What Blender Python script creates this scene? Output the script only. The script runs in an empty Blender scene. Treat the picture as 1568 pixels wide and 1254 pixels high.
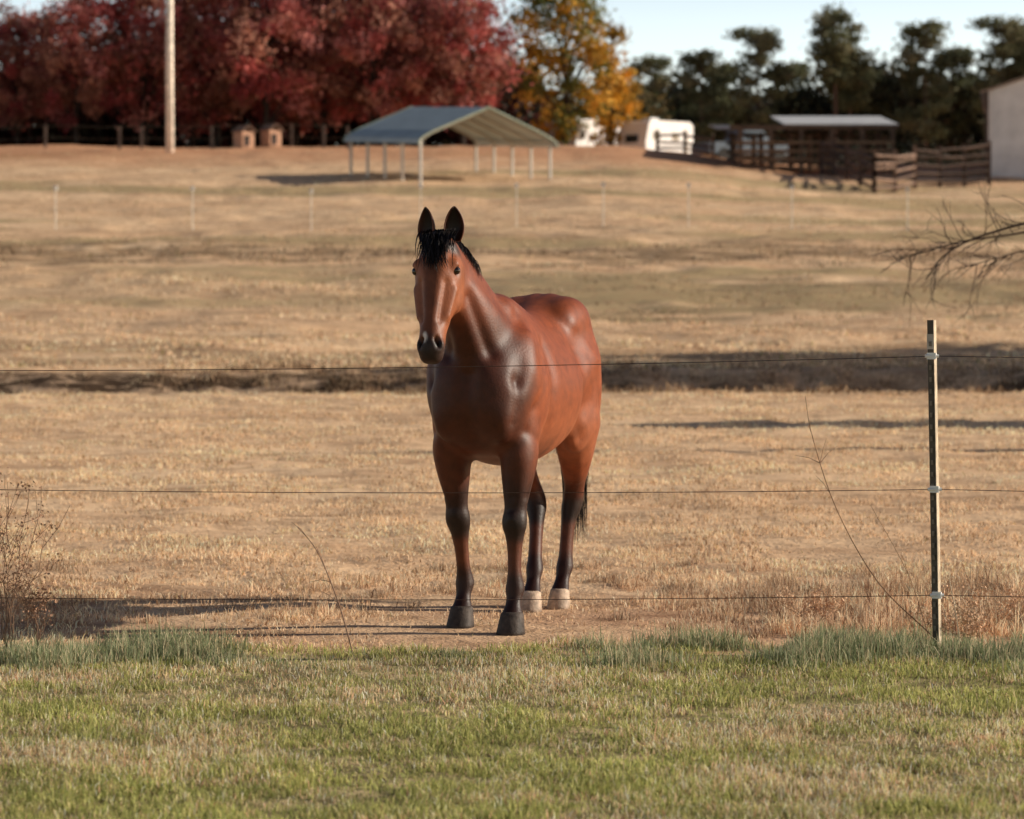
import bpy, math, numpy as np
from mathutils import Vector, Matrix
sc = bpy.context.scene
COL = sc.collection
rs = np.random.RandomState(7)

# ------------------------------------------------------------------ helpers
def vnoise(x, y, seed=0):
    x = np.asarray(x, float); y = np.asarray(y, float)
    xi = np.floor(x); yi = np.floor(y); fx = x-xi; fy = y-yi
    fx = fx*fx*(3-2*fx); fy = fy*fy*(3-2*fy)
    def h(a, b):
        s = np.sin(a*127.1+b*311.7+seed*74.7)*43758.5453
        return s-np.floor(s)
    return (h(xi, yi)*(1-fx)+h(xi+1, yi)*fx)*(1-fy)+(h(xi, yi+1)*(1-fx)+h(xi+1, yi+1)*fx)*fy
def fbm(x, y, seed=0, o=3):
    r = 0; a = 1; t = 0
    for i in range(o):
        r = r+a*vnoise(x*2**i, y*2**i, seed+i*3.3); t += a; a *= .5
    return r/t
def sst(x, a, b):
    t = np.clip((np.asarray(x, float)-a)/(b-a), 0, 1); return t*t*(3-2*t)
def nrm(v):
    v = np.asarray(v, float); return v/np.linalg.norm(v)

def mesh_np(name, V, T, C=None, smooth=False):
    V = np.asarray(V, np.float32); T = np.asarray(T, np.int32)
    me = bpy.data.meshes.new(name)
    me.vertices.add(len(V)); me.vertices.foreach_set('co', V.ravel())
    k = T.shape[1]
    me.loops.add(T.size); me.loops.foreach_set('vertex_index', T.ravel())
    me.polygons.add(len(T)); me.polygons.foreach_set('loop_start', np.arange(len(T), dtype=np.int32)*k)
    me.update(calc_edges=True)
    if C is not None:
        a = me.color_attributes.new('Col', 'FLOAT_COLOR', 'POINT')
        C4 = np.ones((len(V), 4), np.float32); C4[:, :3] = C
        a.data.foreach_set('color', C4.ravel())
    me.polygons.foreach_set('use_smooth', np.full(len(T), smooth))
    me.update()
    return me
def mkobj(name, me, mat=None, parent=None, loc=None):
    o = bpy.data.objects.new(name, me); COL.objects.link(o)
    if mat and me is not None and len(me.materials) == 0: me.materials.append(mat)
    if parent: o.parent = parent
    if loc is not None: o.location = loc
    return o
def empty(name, loc=(0, 0, 0), rot=0):
    o = bpy.data.objects.new(name, None); COL.objects.link(o); o.location = loc; o.rotation_euler = (0, 0, rot); return o

class MB:
    def __init__(s): s.v = []; s.t = []; s.c = []; s.n = 0
    def add(s, V, T, c):
        V = np.asarray(V, float); T = np.asarray(T, int)
        s.v.append(V); s.t.append(T+s.n); s.n += len(V)
        c = np.asarray(c, float)
        s.c.append(np.tile(c, (len(V), 1)) if c.ndim == 1 else c)
    def box(s, c, size, col, rz=0, tilt=None):
        x, y, z = [q/2 for q in size]
        V = np.array([[a, b, d] for a in (-x, x) for b in (-y, y) for d in (-z, z)])
        if tilt is not None: V = V@np.array(Matrix.Rotation(tilt[0], 3, tilt[1])).T
        cr, sr = math.cos(rz), math.sin(rz)
        V = V@np.array([[cr, -sr, 0], [sr, cr, 0], [0, 0, 1]]).T+np.array(c)
        T = []
        for q in [(0, 1, 3, 2), (4, 6, 7, 5), (0, 4, 5, 1), (2, 3, 7, 6), (0, 2, 6, 4), (1, 5, 7, 3)]:
            T += [(q[0], q[1], q[2]), (q[0], q[2], q[3])]
        s.add(V, T, col)
    def tube(s, P, Rd, col, n=6):
        P = np.asarray(P, float); k = len(P); Rd = np.broadcast_to(Rd, (k,))
        tg = np.gradient(P, axis=0); V = []
        ref = np.array([0, 0, 1.]) if abs(nrm(P[-1]-P[0])[2]) < .8 else np.array([1., 0, 0])
        a = np.linspace(0, 2*np.pi, n, False)
        for i in range(k):
            t = tg[i]/(np.linalg.norm(tg[i])+1e-9); u = np.cross(t, ref); u /= np.linalg.norm(u)+1e-9; w = np.cross(t, u)
            V.append(P[i]+Rd[i]*(np.cos(a)[:, None]*u+np.sin(a)[:, None]*w))
        V = np.concatenate(V+[P[:1], P[-1:]]); T = []
        for i in range(k-1):
            for j in range(n):
                a0 = i*n+j; b0 = i*n+(j+1) % n
                T += [(a0, b0, b0+n), (a0, b0+n, a0+n)]
        for j in range(n):
            T += [(k*n, (j+1) % n, j), (k*n+1, (k-1)*n+j, (k-1)*n+(j+1) % n)]
        s.add(V, T, col)
    def leaves(s, Cn, size, col, r, flat=0.0):
        N = len(Cn); a = r.normal(size=(N, 3)); a[:, 2] *= (1-flat); a /= np.linalg.norm(a, axis=1)[:, None]
        b = r.normal(size=(N, 3)); b = np.cross(a, b); b /= np.linalg.norm(b, axis=1)[:, None]
        sz = (size*(.6+.8*r.rand(N)))[:, None]
        a = a*sz*.5; b = b*sz*.35
        V = np.stack([Cn-a, Cn+b, Cn+a, Cn-b], 1).reshape(-1, 3)
        i = np.arange(N)[:, None]*4
        T = np.concatenate([i+[0, 1, 2], i+[0, 2, 3]], 1).reshape(-1, 3)
        s.add(V, T, np.repeat(col, 4, 0) if np.ndim(col) == 2 else col)
    def mesh(s, name, smooth=False):
        return mesh_np(name, np.concatenate(s.v), np.concatenate(s.t), np.concatenate(s.c), smooth)

# ------------------------------------------------------------------ materials
def newmat(name):
    m = bpy.data.materials.new(name); m.use_nodes = True
    nt = m.node_tree; nt.nodes.clear(); out = nt.nodes.new('ShaderNodeOutputMaterial')
    return m, nt, out
def N(nt, t, **k):
    n = nt.nodes.new(t)
    for a, b in k.items(): setattr(n, a, b)
    return n
def mat_attr(name, rough=.7, amt=.3, scale=6., bump=0., transl=0., spec=.3, metal=0., sheen=0., bscale=None):
    m, nt, out = newmat(name); L = nt.links.new
    at = N(nt, 'ShaderNodeAttribute', attribute_name='Col')
    tc = N(nt, 'ShaderNodeTexCoord'); no = N(nt, 'ShaderNodeTexNoise'); no.inputs['Scale'].default_value = scale; no.inputs['Detail'].default_value = 5
    L(tc.outputs['Object'], no.inputs['Vector'])
    mr = N(nt, 'ShaderNodeMapRange'); mr.inputs[1].default_value = .3; mr.inputs[2].default_value = .7; mr.inputs[3].default_value = 1-amt; mr.inputs[4].default_value = 1+amt
    L(no.outputs[0], mr.inputs[0])
    vm = N(nt, 'ShaderNodeVectorMath', operation='SCALE'); L(at.outputs['Color'], vm.inputs[0]); L(mr.outputs[0], vm.inputs['Scale'])
    p = N(nt, 'ShaderNodeBsdfPrincipled'); L(vm.outputs[0], p.inputs['Base Color'])
    p.inputs['Roughness'].default_value = rough; p.inputs['Metallic'].default_value = metal; p.inputs['Specular IOR Level'].default_value = spec
    if sheen: p.inputs['Sheen Weight'].default_value = sheen; p.inputs['Sheen Roughness'].default_value = .4
    if bump:
        n2 = N(nt, 'ShaderNodeTexNoise'); n2.inputs['Scale'].default_value = bscale or scale*4; n2.inputs['Detail'].default_value = 6; L(tc.outputs['Object'], n2.inputs['Vector'])
        bp = N(nt, 'ShaderNodeBump'); bp.inputs['Strength'].default_value = 1; bp.inputs['Distance'].default_value = bump
        L(n2.outputs[0], bp.inputs['Height']); L(bp.outputs[0], p.inputs['Normal'])
    if transl:
        tr = N(nt, 'ShaderNodeBsdfTranslucent'); L(vm.outputs[0], tr.inputs[0])
        mx = N(nt, 'ShaderNodeMixShader'); mx.inputs[0].default_value = transl; L(p.outputs[0], mx.inputs[1]); L(tr.outputs[0], mx.inputs[2]); L(mx.outputs[0], out.inputs[0])
    else: L(p.outputs[0], out.inputs[0])
    return m
M_leaf = mat_attr('foliage', .6, .2, .6, transl=.3, spec=.15)
M_grass = mat_attr('grass_blades', .6, .18, 1.3, transl=.4, spec=.2)
M_wood = mat_attr('weathered_wood', .85, .35, 5, bump=.01)
M_bark = mat_attr('bark', .9, .35, 4, bump=.02)
M_metal = mat_attr('sheet_metal', .45, .12, 1.5, spec=.4)
M_paint = mat_attr('painted_panel', .4, .05, 2)
M_glass = mat_attr('dark_glass', .1, .0, 2, spec=.6)
M_wire = mat_attr('rusty_wire', .6, .2, 30)

# ------------------------------------------------------------------ terrain
pd = np.array([-3000, 0, 15, 45, 49, 55, 65, 80, 92, 108, 126, 145, 155, 162, 200, 300, 600, 3000.])
pz = np.array([0, 0, 0, .38, .58, .78, 1.26, 2.36, 3.46, 4.94, 6.80, 9.05, 9.9, 10.15, 9.7, 8, 7, 7])
td = np.arange(-30, 700, .25); tz = np.interp(td, pd, pz)
kk = np.exp(-(np.arange(-14, 15)*.25/1.6)**2); kk /= kk.sum(); tz = np.convolve(np.pad(tz, 14, 'edge'), kk, 'valid')
def gz(x, y):
    x = np.asarray(x, float); y = np.asarray(y, float)
    z = np.interp(y, td, tz)
    z = z-sst(y, 85, 150)*.95*sst(x, 4, 16)
    far = sst(y, 49, 60)*(1-sst(y, 150, 170)*.7)
    z = z+far*(.30*(fbm(x*.09, y*.16, 3)-.5)+.20*(vnoise(x*.35, y*.6, 5)-.5)+.11*(vnoise(x*1.1, y*1.3, 6)-.5))
    near = sst(y, 15, 17)*(1-sst(y, 44, 46))
    z = z+near*(.06*(fbm(x*.4, y*.4, 8)-.5)+.05*(vnoise(x*1.7, y*1.7, 9)-.5)+.026*(vnoise(x*5, y*4, 10)-.5))
    yc = 47.0+.9*(vnoise(x*.22, x*0+2, 11)-.5)+.6*(vnoise(x*.62, x*0+5, 12)-.5)+.35*(vnoise(x*1.9, x*0+5, 13)-.5)
    t = y-yc
    dep = sst(t, -2.6, -1.2)*(1-sst(t, .5, 2.1))
    z = z-dep*(.28+.30*sst(x, -1, 6)+.22*vnoise(x*.5, y*.6, 14)+.10*vnoise(x*2.2, y*2.2, 18))
    z = z+.12*sst(t, .8, 2.0)*(1-sst(t, 2, 5))*(fbm(x*1.9, y*1.2, 16)-.3)
    return z
def g1(x, y): return float(gz(np.array([x]), np.array([y]))[0])
xs = np.concatenate([-np.geomspace(1500, 60, 26), np.arange(-58, -14, .6), np.arange(-14, 14, .12), np.arange(14, 58, .6), np.geomspace(60, 1500, 26)])
ys = np.concatenate([-np.geomspace(600, 6, 14), np.arange(-5, 7, .5), np.arange(7, 20, .12), np.arange(20, 44, .2), np.arange(44, 50, .07), np.arange(50, 110, .28), np.arange(110, 175, .6), np.geomspace(176, 3000, 40)])
GX, GY = np.meshgrid(xs, ys); GZ = gz(GX, GY)
nx = len(xs); ny = len(ys); idx = np.arange(nx*ny).reshape(ny, nx)
Q = np.stack([idx[:-1, :-1], idx[:-1, 1:], idx[1:, 1:], idx[1:, :-1]], -1).reshape(-1, 4)
gme = mesh_np('pasture_ground', np.stack([GX, GY, GZ], -1).reshape(-1, 3), Q, None, True)

m, nt, out = newmat('pasture'); L = nt.links.new
geo = N(nt, 'ShaderNodeNewGeometry'); sep = N(nt, 'ShaderNodeSeparateXYZ'); L(geo.outputs['Position'], sep.inputs[0])
def noise(scale, sx=1, sy=1, det=4, rough=.55):
    mp = N(nt, 'ShaderNodeMapping'); mp.inputs['Scale'].default_value = (sx, sy, .01+.2*(sx == sy)); L(geo.outputs['Position'], mp.inputs[0])
    n = N(nt, 'ShaderNodeTexNoise'); n.inputs['Scale'].default_value = scale; n.inputs['Detail'].default_value = det; n.inputs['Roughness'].default_value = rough
    L(mp.outputs[0], n.inputs['Vector']); return n.outputs[0]
def mrg(v, a, b, c=0., d=1.):
    n = N(nt, 'ShaderNodeMapRange', interpolation_type='SMOOTHSTEP'); n.inputs[1].default_value = a; n.inputs[2].default_value = b; n.inputs[3].default_value = c; n.inputs[4].default_value = d
    L(v, n.inputs[0]); return n.outputs[0]
def mth(op, a, b=None):
    n = N(nt, 'ShaderNodeMath', operation=op)
    for i, q in enumerate((a, b)):
        if q is None: continue
        if isinstance(q, (int, float)): n.inputs[i].default_value = q
        else: L(q, n.inputs[i])
    return n.outputs[0]
def mixc(f, a, b):
    n = N(nt, 'ShaderNodeMix', data_type='RGBA')
    if isinstance(f, float): n.inputs[0].default_value = f
    else: L(f, n.inputs[0])
    for i, q in ((6, a), (7, b)):
        if isinstance(q, tuple): n.inputs[i].default_value = q+(1,)
        else: L(q, n.inputs[i])
    return n.outputs[2]
X_ = sep.outputs[0]; Y = sep.outputs[1]
nA = noise(1, .09, .33); nB = noise(1, .5, 1.1); nC = noise(7); nD = noise(38, det=3); nE = noise(1, .03, .13); nF = noise(1, .16, .5, 6); nG = noise(2.3, det=6, rough=.65); nH = noise(1, .22, 1.9, 5, .6)
dry = mixc(mrg(nA, .35, .65), (.92, .64, .39), (.82, .53, .31))
dry = mixc(mrg(nB, .46, .70), dry, (.66, .41, .235))
dry = mixc(mth('MULTIPLY', mrg(nH, .53, .66), .55), dry, (.46, .27, .15))
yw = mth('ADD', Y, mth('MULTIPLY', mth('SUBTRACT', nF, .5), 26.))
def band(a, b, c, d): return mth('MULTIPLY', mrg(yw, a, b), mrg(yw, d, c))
dry = mixc(mth('MULTIPLY', band(67, 71, 79, 84), mrg(X_, -6, 2, .2, .85)), dry, (.30, .23, .115))  # olive zone: shade on the right slope painted into the ground colour
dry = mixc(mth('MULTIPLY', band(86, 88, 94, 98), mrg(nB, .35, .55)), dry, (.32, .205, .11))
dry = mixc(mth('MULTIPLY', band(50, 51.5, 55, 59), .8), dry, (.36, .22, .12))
dry = mixc(mth('MULTIPLY', mrg(nE, .50, .60), mrg(Y, 60, 80)), dry, (.48, .35, .18))
dry = mixc(mth('MULTIPLY', mrg(nG, .50, .64), .6), dry, (.44, .255, .14))
dry = mixc(mth('MULTIPLY', mrg(nC, .48, .7), .45), dry, (.42, .25, .14))
dry = mixc(mth('MULTIPLY', mrg(nD, .5, .75), .5), dry, (.92, .70, .48))
yb = mth('ADD', Y, mth('MULTIPLY', nB, 10.))
dry = mixc(mth('MULTIPLY', mrg(yb, 138, 150), .7), dry, (.60, .27, .14))
redn = mth('MULTIPLY', mth('MULTIPLY', mrg(Y, 14.2, 14.7), mrg(Y, 19.2, 16.0)), mrg(nB, .35, .6, .2, .8))
dry = mixc(redn, dry, mixc(mrg(nG, .42, .58), (.58, .35, .21), (.33, .18, .10)))
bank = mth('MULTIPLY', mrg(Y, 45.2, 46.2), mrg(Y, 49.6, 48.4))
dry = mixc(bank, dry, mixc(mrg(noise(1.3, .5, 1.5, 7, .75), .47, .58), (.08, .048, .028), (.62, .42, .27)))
fgc = mixc(mrg(nG, .42, .58), mixc(mrg(nC, .4, .6), (.30, .27, .11), (.56, .42, .23)), (.24, .19, .09))
yn = mth('ADD', Y, mth('MULTIPLY', nB, 1.6))
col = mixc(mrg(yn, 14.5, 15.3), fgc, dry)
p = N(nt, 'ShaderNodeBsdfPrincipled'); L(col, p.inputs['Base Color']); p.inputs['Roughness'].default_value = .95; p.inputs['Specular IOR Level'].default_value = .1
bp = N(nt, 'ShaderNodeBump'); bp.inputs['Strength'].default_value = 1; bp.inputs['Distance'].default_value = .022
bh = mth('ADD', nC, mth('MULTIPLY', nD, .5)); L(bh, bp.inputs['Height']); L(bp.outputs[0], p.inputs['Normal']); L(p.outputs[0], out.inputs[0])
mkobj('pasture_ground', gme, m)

# ------------------------------------------------------------------ grass
def blades(name, X, Y, H, W, C, lean=.5, seed=1, root=.9):
    r = np.random.RandomState(seed); n = len(X); Z = gz(X, Y)-.004
    B = np.stack([X, Y, Z], 1); a = r.rand(n)*2*np.pi; ww = np.stack([np.cos(a), np.sin(a), 0*a], 1)*(W/2)[:, None]
    b = r.rand(n)*2*np.pi; ln = lean*np.abs(r.normal(size=n))*H; ld = np.stack([np.cos(b)*ln, np.sin(b)*ln, 0*b], 1)
    up = np.zeros((n, 3)); up[:, 2] = H
    mid = B+up*.55+ld*.35; tip = B+up+ld; tip[:, 2] -= ln*.3
    V = np.stack([B-ww, B+ww, mid-ww*.8, mid+ww*.8, tip], 1).reshape(-1, 3)
    i = np.arange(n)[:, None]*5; T = np.concatenate([i+[0, 1, 3], i+[0, 3, 2], i+[2, 3, 4]], 1).reshape(-1, 3)
    Cc = np.repeat(C, 5, 0).reshape(n, 5, 3).copy(); Cc[:, :2] *= root; Cc[:, 4] *= 1.15
    return V, T, np.clip(Cc.reshape(-1, 3), 0, .92)
def joinb(name, parts):
    V = []; T = []; C = []; k = 0
    for v, t, c in parts: V.append(v); T.append(t+k); C.append(c); k += len(v)
    mkobj(name, mesh_np(name, np.concatenate(V), np.concatenate(T), np.concatenate(C)), M_grass)
def pick(r, n, cols, p): return np.array(cols)[r.choice(len(cols), n, p=p)]
def scatter(n, y0, y1, r, ex=1.35, add=.5):
    y = y0*(y1/y0)**r.rand(n); x = (r.rand(n)*2-1)*(y*.169*ex+add); return x, y
r = np.random.RandomState(3); parts = []
edge = lambda x: 14.15+.9*(fbm(x*.9, x*0+3, 71)-.5)+.5*(vnoise(x*4, x*0+3, 72)-.5)
n = 235000; x, y = scatter(n, 8.6, 14.9, r, 1.25, .3)
cl = fbm(x*4, y*4, 21); g = fbm(x*.9, y*1.2, 25); g2 = fbm(x*5, y*5, 27)
k = (r.rand(n) < .35+1.2*sst(cl, .3, .7)) & (y < edge(x)+.25*r.rand(n)); x, y, cl, g, g2 = x[k], y[k], cl[k], g[k], g2[k]; n = len(x)
straw = r.rand(n) < np.clip(.42+1.3*(g-.5)+1.4*(g2-.5), .08, .95)
gc = pick(r, n, [(.42, .44, .13), (.56, .54, .19), (.29, .32, .10), (.66, .60, .24)], [.33, .25, .20, .22])
scl = pick(r, n, [(.92, .72, .45), (.84, .60, .35), (.92, .82, .62), (.76, .45, .28)], [.4, .25, .2, .15])
C = np.where(straw[:, None], scl, gc)*(.6+.75*r.rand(n))[:, None]
parts.append(blades('a', x, y, (.014+.036*r.rand(n))*(.4+1.2*cl), .003+.003*r.rand(n), C, .8, 5, .7))
# taller bluish grass near the fence line
n = 56000; x = (r.rand(n)*2-1)*4.2; y = edge(x)-.25+.24*r.normal(size=n); cq = fbm(x*2.0, y*2.0, 31)
k = (r.rand(n) < sst(cq, .33, .62)) & (y < edge(x)+.12); x, y, cq = x[k], y[k], cq[k]; n = len(x)
C = pick(r, n, [(.30, .34, .18), (.40, .42, .25), (.68, .57, .36), (.20, .24, .12)], [.33, .25, .26, .16])
parts.append(blades('b', x, y, (.03+.085*r.rand(n)**1.5)*(.3+1.3*sst(cq, .35, .75)), .003+.003*r.rand(n), C, .45, 6))
joinb('lawn_grass', parts)
parts = []
n = 270000; x, y = scatter(n, 14.0, 62, r); g = fbm(x*.35, y*.5, 41); q = fbm(x*2.2, y*1.6, 44); g4 = fbm(x*1.1, y*.8, 46)
k = (r.rand(n) < .06+1.4*sst(q, .3, .72)) & ((y < 45.3) | (y > 48.5) | (r.rand(n) < .35)) & ((y > 16.3) | (r.rand(n) < .7)) & (y > edge(x)); x, y, g, q, g4 = x[k], y[k], g[k], q[k], g4[k]; n = len(x)
C = pick(r, n, [(.92, .67, .43), (.84, .57, .34), (.92, .77, .55), (.42, .25, .14), (.54, .41, .20)], [.37, .26, .17, .15, .05])*(.6+.5*g+.4*g4)[:, None]
s = y/15.
parts.append(blades('c', x, y, (.010+.030*r.rand(n))*s**.3*(.25+1.5*q), (.004+.004*r.rand(n))*s**.8, C, .9, 7))
# rough tufts just behind the fence
tc = 560; tx = (r.rand(tc)*2-1)*5; ty = 15.0+3.6*r.rand(tc)**1.4; th = .03+.06*r.rand(tc)
keep = fbm(tx*.8, ty*1., 51) > .44; tx, ty, th = tx[keep], ty[keep], th[keep]
nr = 300; ex = .8+2.7*r.rand(nr)**.8; tx = np.r_[tx, ex]; ty = np.r_[ty, 14.7+2.6*r.rand(nr)]; th = np.r_[th, .07+.12*r.rand(nr)*sst(ex, .7, 2.0)]
nl = 60; tx = np.r_[tx, -2.6-1.6*r.rand(nl)]; ty = np.r_[ty, 14.9+1.5*r.rand(nl)]; th = np.r_[th, .08+.1*r.rand(nl)]
per = 46; n = len(tx)*per
x = np.repeat(tx, per)+r.normal(size=n)*.045; y = np.repeat(ty, per)+r.normal(size=n)*.05
C = pick(r, n, [(.88, .64, .42), (.76, .50, .31), (.92, .77, .55), (.36, .21, .13)], [.33, .3, .17, .20])*np.repeat(.5+.75*r.rand(len(tx)), per)[:, None]
parts.append(blades('d', x, y, np.repeat(th, per)*(.4+.7*r.rand(n)), .003+.003*r.rand(n), C, .7, 8))
# weeds and dead clumps along both lips of the ditch
nt_ = 700; tx = (r.rand(nt_)*2-1)*11; ty = np.where(r.rand(nt_) < .45, 44.9+.5*r.normal(size=nt_), 48.9+.9*r.normal(size=nt_)); th = .05+.16*r.rand(nt_)**2
kp = fbm(tx*.6, ty*.5, 91) > .46; tx, ty, th = tx[kp], ty[kp], th[kp]; per = 34; n = len(tx)*per
x = np.repeat(tx, per)+r.normal(size=n)*.16; y = np.repeat(ty, per)+r.normal(size=n)*.12
C = pick(r, n, [(.60, .42, .26), (.34, .21, .12), (.20, .12, .07), (.72, .54, .35)], [.3, .3, .25, .15])*np.repeat(.45+.8*r.rand(len(tx)), per)[:, None]
parts.append(blades('f', x, y, np.repeat(th, per)*(.4+.7*r.rand(n)), .012+.010*r.rand(n), C, .7, 18))
joinb('dry_pasture_grass', parts)
parts = []
n = 80000; x, y = scatter(n, 50, 152, r, 1.3, 2); g = fbm(x*.12, y*.35, 61); q = fbm(x*.8, y*.9, 64); g3 = fbm(x*.5, y*.8, 66)
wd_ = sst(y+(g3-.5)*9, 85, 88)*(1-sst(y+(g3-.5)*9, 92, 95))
slope_shade = sst(y+(g3-.5)*9, 67, 71)*(1-sst(y+(g3-.5)*9, 79, 84))*sst(x, -6, 3)*.5  # matching painted shade that darkens the blades
k = r.rand(n) < sst(q, .3, .75)+wd_*.3; x, y, g, q, wd_, slope_shade = x[k], y[k], g[k], q[k], wd_[k], slope_shade[k]; n = len(x)
C = pick(r, n, [(.90, .66, .43), (.76, .51, .32), (.92, .74, .52), (.42, .27, .16), (.46, .38, .18)], [.34, .26, .16, .14, .10])*((.55+.9*g)*(1-.55*wd_)*(1-slope_shade))[:, None]
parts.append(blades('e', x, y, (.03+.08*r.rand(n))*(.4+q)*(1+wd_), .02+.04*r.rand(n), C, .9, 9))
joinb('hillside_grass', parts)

# ------------------------------------------------------------------ horse
TH = math.radians(16)
horse = empty('horse', (-.13, 15.05, 0), -(math.pi/2+TH))
def crom(P, mm):
    P = np.asarray(P, float); Q = np.vstack([2*P[0]-P[1], P, 2*P[-1]-P[-2]]); o = []
    for i in range(1, len(Q)-2):
        for t in np.arange(mm)/mm:
            a, b, c, d = Q[i-1], Q[i], Q[i+1], Q[i+2]
            o.append(.5*((2*b)+(-a+c)*t+(2*a-5*b+4*c-d)*t*t+(-a+3*b-3*c+d)*t**3))
    o.append(P[-1]); return np.array(o)
HV = []; HT = []; hn = 0
def addh(V, T):
    global hn
    HV.append(np.asarray(V, float)); HT.append(np.asarray(T, int)+hn); hn += len(V)
def ringloft(C, X, Yv, rx, ry, e=2., tp=0., n=32):
    a = np.linspace(0, 2*np.pi, n, False); ca, sa = np.cos(a), np.sin(a)
    cx = np.sign(ca)*np.abs(ca)**(2/e); sy = np.sign(sa)*np.abs(sa)**(2/e); V = []
    for i in range(len(C)):
        V.append(C[i]+(rx[i]*cx*(1-tp*np.clip(sa, 0, 1)))[:, None]*X[i]+(ry[i]*sy)[:, None]*Yv[i])
    k = len(C); V = np.concatenate(V+[C[:1], C[-1:]]); T = []
    for i in range(k-1):
        for j in range(n):
            a0 = i*n+j; b0 = i*n+(j+1) % n; T += [(a0, b0, b0+n), (a0, b0+n, a0+n)]
    for j in range(n): T += [(k*n, (j+1) % n, j), (k*n+1, (k-1)*n+j, (k-1)*n+(j+1) % n)]
    return V, T
def ell(c, rad, rot=None):
    n = 14; V = []; th = np.linspace(-1, 1, n)*np.pi/2*.98
    C = np.array([[0, 0, math.sin(t)] for t in th]); R_ = np.cos(th)
    X = np.tile([1., 0, 0], (n, 1)); Yy = np.tile([0, 1., 0], (n, 1))
    V, T = ringloft(C, X, Yy, R_, R_, n=20); V = V*np.array(rad)
    if rot is not None: V = V@np.array(Matrix.Rotation(rot[0], 3, rot[1])).T
    addh(V+np.array(c), T)
# trunk: u, ztop, zbot, halfwidth
tr = np.array([[.32, 1.30, 1.16, .06], [.29, 1.40, 1.04, .16], [.22, 1.50, .95, .235], [.12, 1.60, .89, .272], [0, 1.66, .86, .284], [-.12, 1.69, .83, .288], [-.28, 1.665, .81, .298],
    [-.48, 1.61, .805, .315], [-.68, 1.60, .835, .322], [-.85, 1.64, .89, .310], [-1.0, 1.69, .96, .30], [-1.14, 1.695, 1.0, .30], [-1.28, 1.63, 1.04, .26], [-1.38, 1.54, 1.08, .20], [-1.43, 1.44, 1.16, .11]])
t = crom(tr, 4); k = len(t); C = np.stack([t[:, 0], 0*t[:, 0], (t[:, 1]+t[:, 2])/2], 1)
addh(*ringloft(C, np.tile([0, 1., 0], (k, 1)), np.tile([0, 0, 1.], (k, 1)), t[:, 3], (t[:, 1]-t[:, 2])/2, 2.15, .33))
# neck
nk = np.array([[-.04, 0, 1.36, .27, .20], [.10, -.005, 1.49, .25, .165], [.20, -.022, 1.61, .215, .135], [.29, -.05, 1.72, .18, .112], [.37, -.08, 1.82, .145, .096], [.42, -.098, 1.89, .11, .085], [.445, -.10, 1.935, .075, .07]])
t = crom(nk, 4); C = t[:, :3]; tg = np.gradient(C, axis=0); tg /= np.linalg.norm(tg, axis=1)[:, None]
Yn = np.cross(tg, np.tile([0, 1., 0], (len(t), 1))); Yn = -Yn/np.linalg.norm(Yn, axis=1)[:, None]
Yn = np.where((Yn[:, 0] > 0)[:, None], -Yn, Yn); Xn = np.cross(Yn, tg)
NKC, NKX, NKY, NKr, NKd = C, Xn, Yn, t[:, 4], t[:, 3]
addh(*ringloft(C, Xn, Yn, t[:, 4], t[:, 3], 2.0, .35))
# head
P0 = np.array([.425, -.10, 1.945]); M0 = np.array([.685, -.072, 1.335]); Tt = nrm(M0-P0); S0 = nrm([-.05, 1, 0]); Dn = nrm(np.cross(Tt, S0)); S0 = nrm(np.cross(Dn, Tt))
def hp(t, s, d): return P0+Tt*t+S0*s+Dn*d
hd = np.array([[-.02, .05, .03, .045], [.02, .078, .065, .075], [.09, .100, .095, .11], [.17, .118, .108, .132], [.25, .112, .104, .140], [.32, .100, .096, .130], [.40, .080, .088, .100], [.47, .066, .082, .080], [.53, .063, .078, .072], [.585, .064, .068, .066], [.625, .056, .048, .052], [.65, .036, .022, .028]])
t = crom(hd, 4); k = len(t); C = np.array([hp(a[0], 0, a[2]-a[3]) for a in t])
addh(*ringloft(C, np.tile(S0, (k, 1)), np.tile(Dn, (k, 1)), t[:, 1], t[:, 3], 2.35, .16))
for sg in (-1, 1):
    ell(hp(.16, sg*.086, .045), (.03, .030, .045), (-.42, 'Y'))
    ell(hp(.27, sg*.082, -.07), (.085, .032, .10), (-.42, 'Y'))
    ell(hp(.575, sg*.045, .035), (.03, .025, .036), (-.42, 'Y'))
ell(hp(.60, 0, -.055), (.04, .042, .035))
# muscles
for sg in (-1, 1):
    ell((.06, sg*.178, 1.28), (.15, .10, .27), (-.35, 'Y'))
    ell((-.08, sg*.185, 1.10), (.16, .095, .16))
    ell((.20, sg*.118, 1.10), (.10, .11, .15))
    ell((-1.10, sg*.165, 1.22), (.27, .135, .38), (.12, 'Y'))
    ell((-1.28, sg*.12, 1.18), (.15, .11, .32))
    ell((-.95, sg*.20, 1.02), (.13, .085, .18), (.3, 'Y'))
    ell((-.06, sg*.07, 1.55), (.22, .09, .12))
    ell((-1.03, sg*.13, 1.53), (.25, .13, .145))
FL = np.array([[.0, .165, 1.08, .10, .16], [.0, .172, .97, .100, .148], [.01, .178, .88, .095, .130], [.015, .176, .79, .083, .100], [.02, .172, .70, .067, .076], [.02, .168, .62, .055, .060], [.024, .166, .575, .062, .062], [.022, .165, .53, .061, .062], [.01, .164, .48, .046, .052], [0, .163, .40, .036, .044], [-.01, .162, .31, .035, .043],
  [-.02, .162, .255, .042, .050], [-.025, .162, .22, .049, .056], [-.005, .162, .175, .039, .041], [.015, .162, .135, .042, .044], [.03, .162, .10, .054, .056], [.03, .162, .088, .046, .048]])
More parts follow.
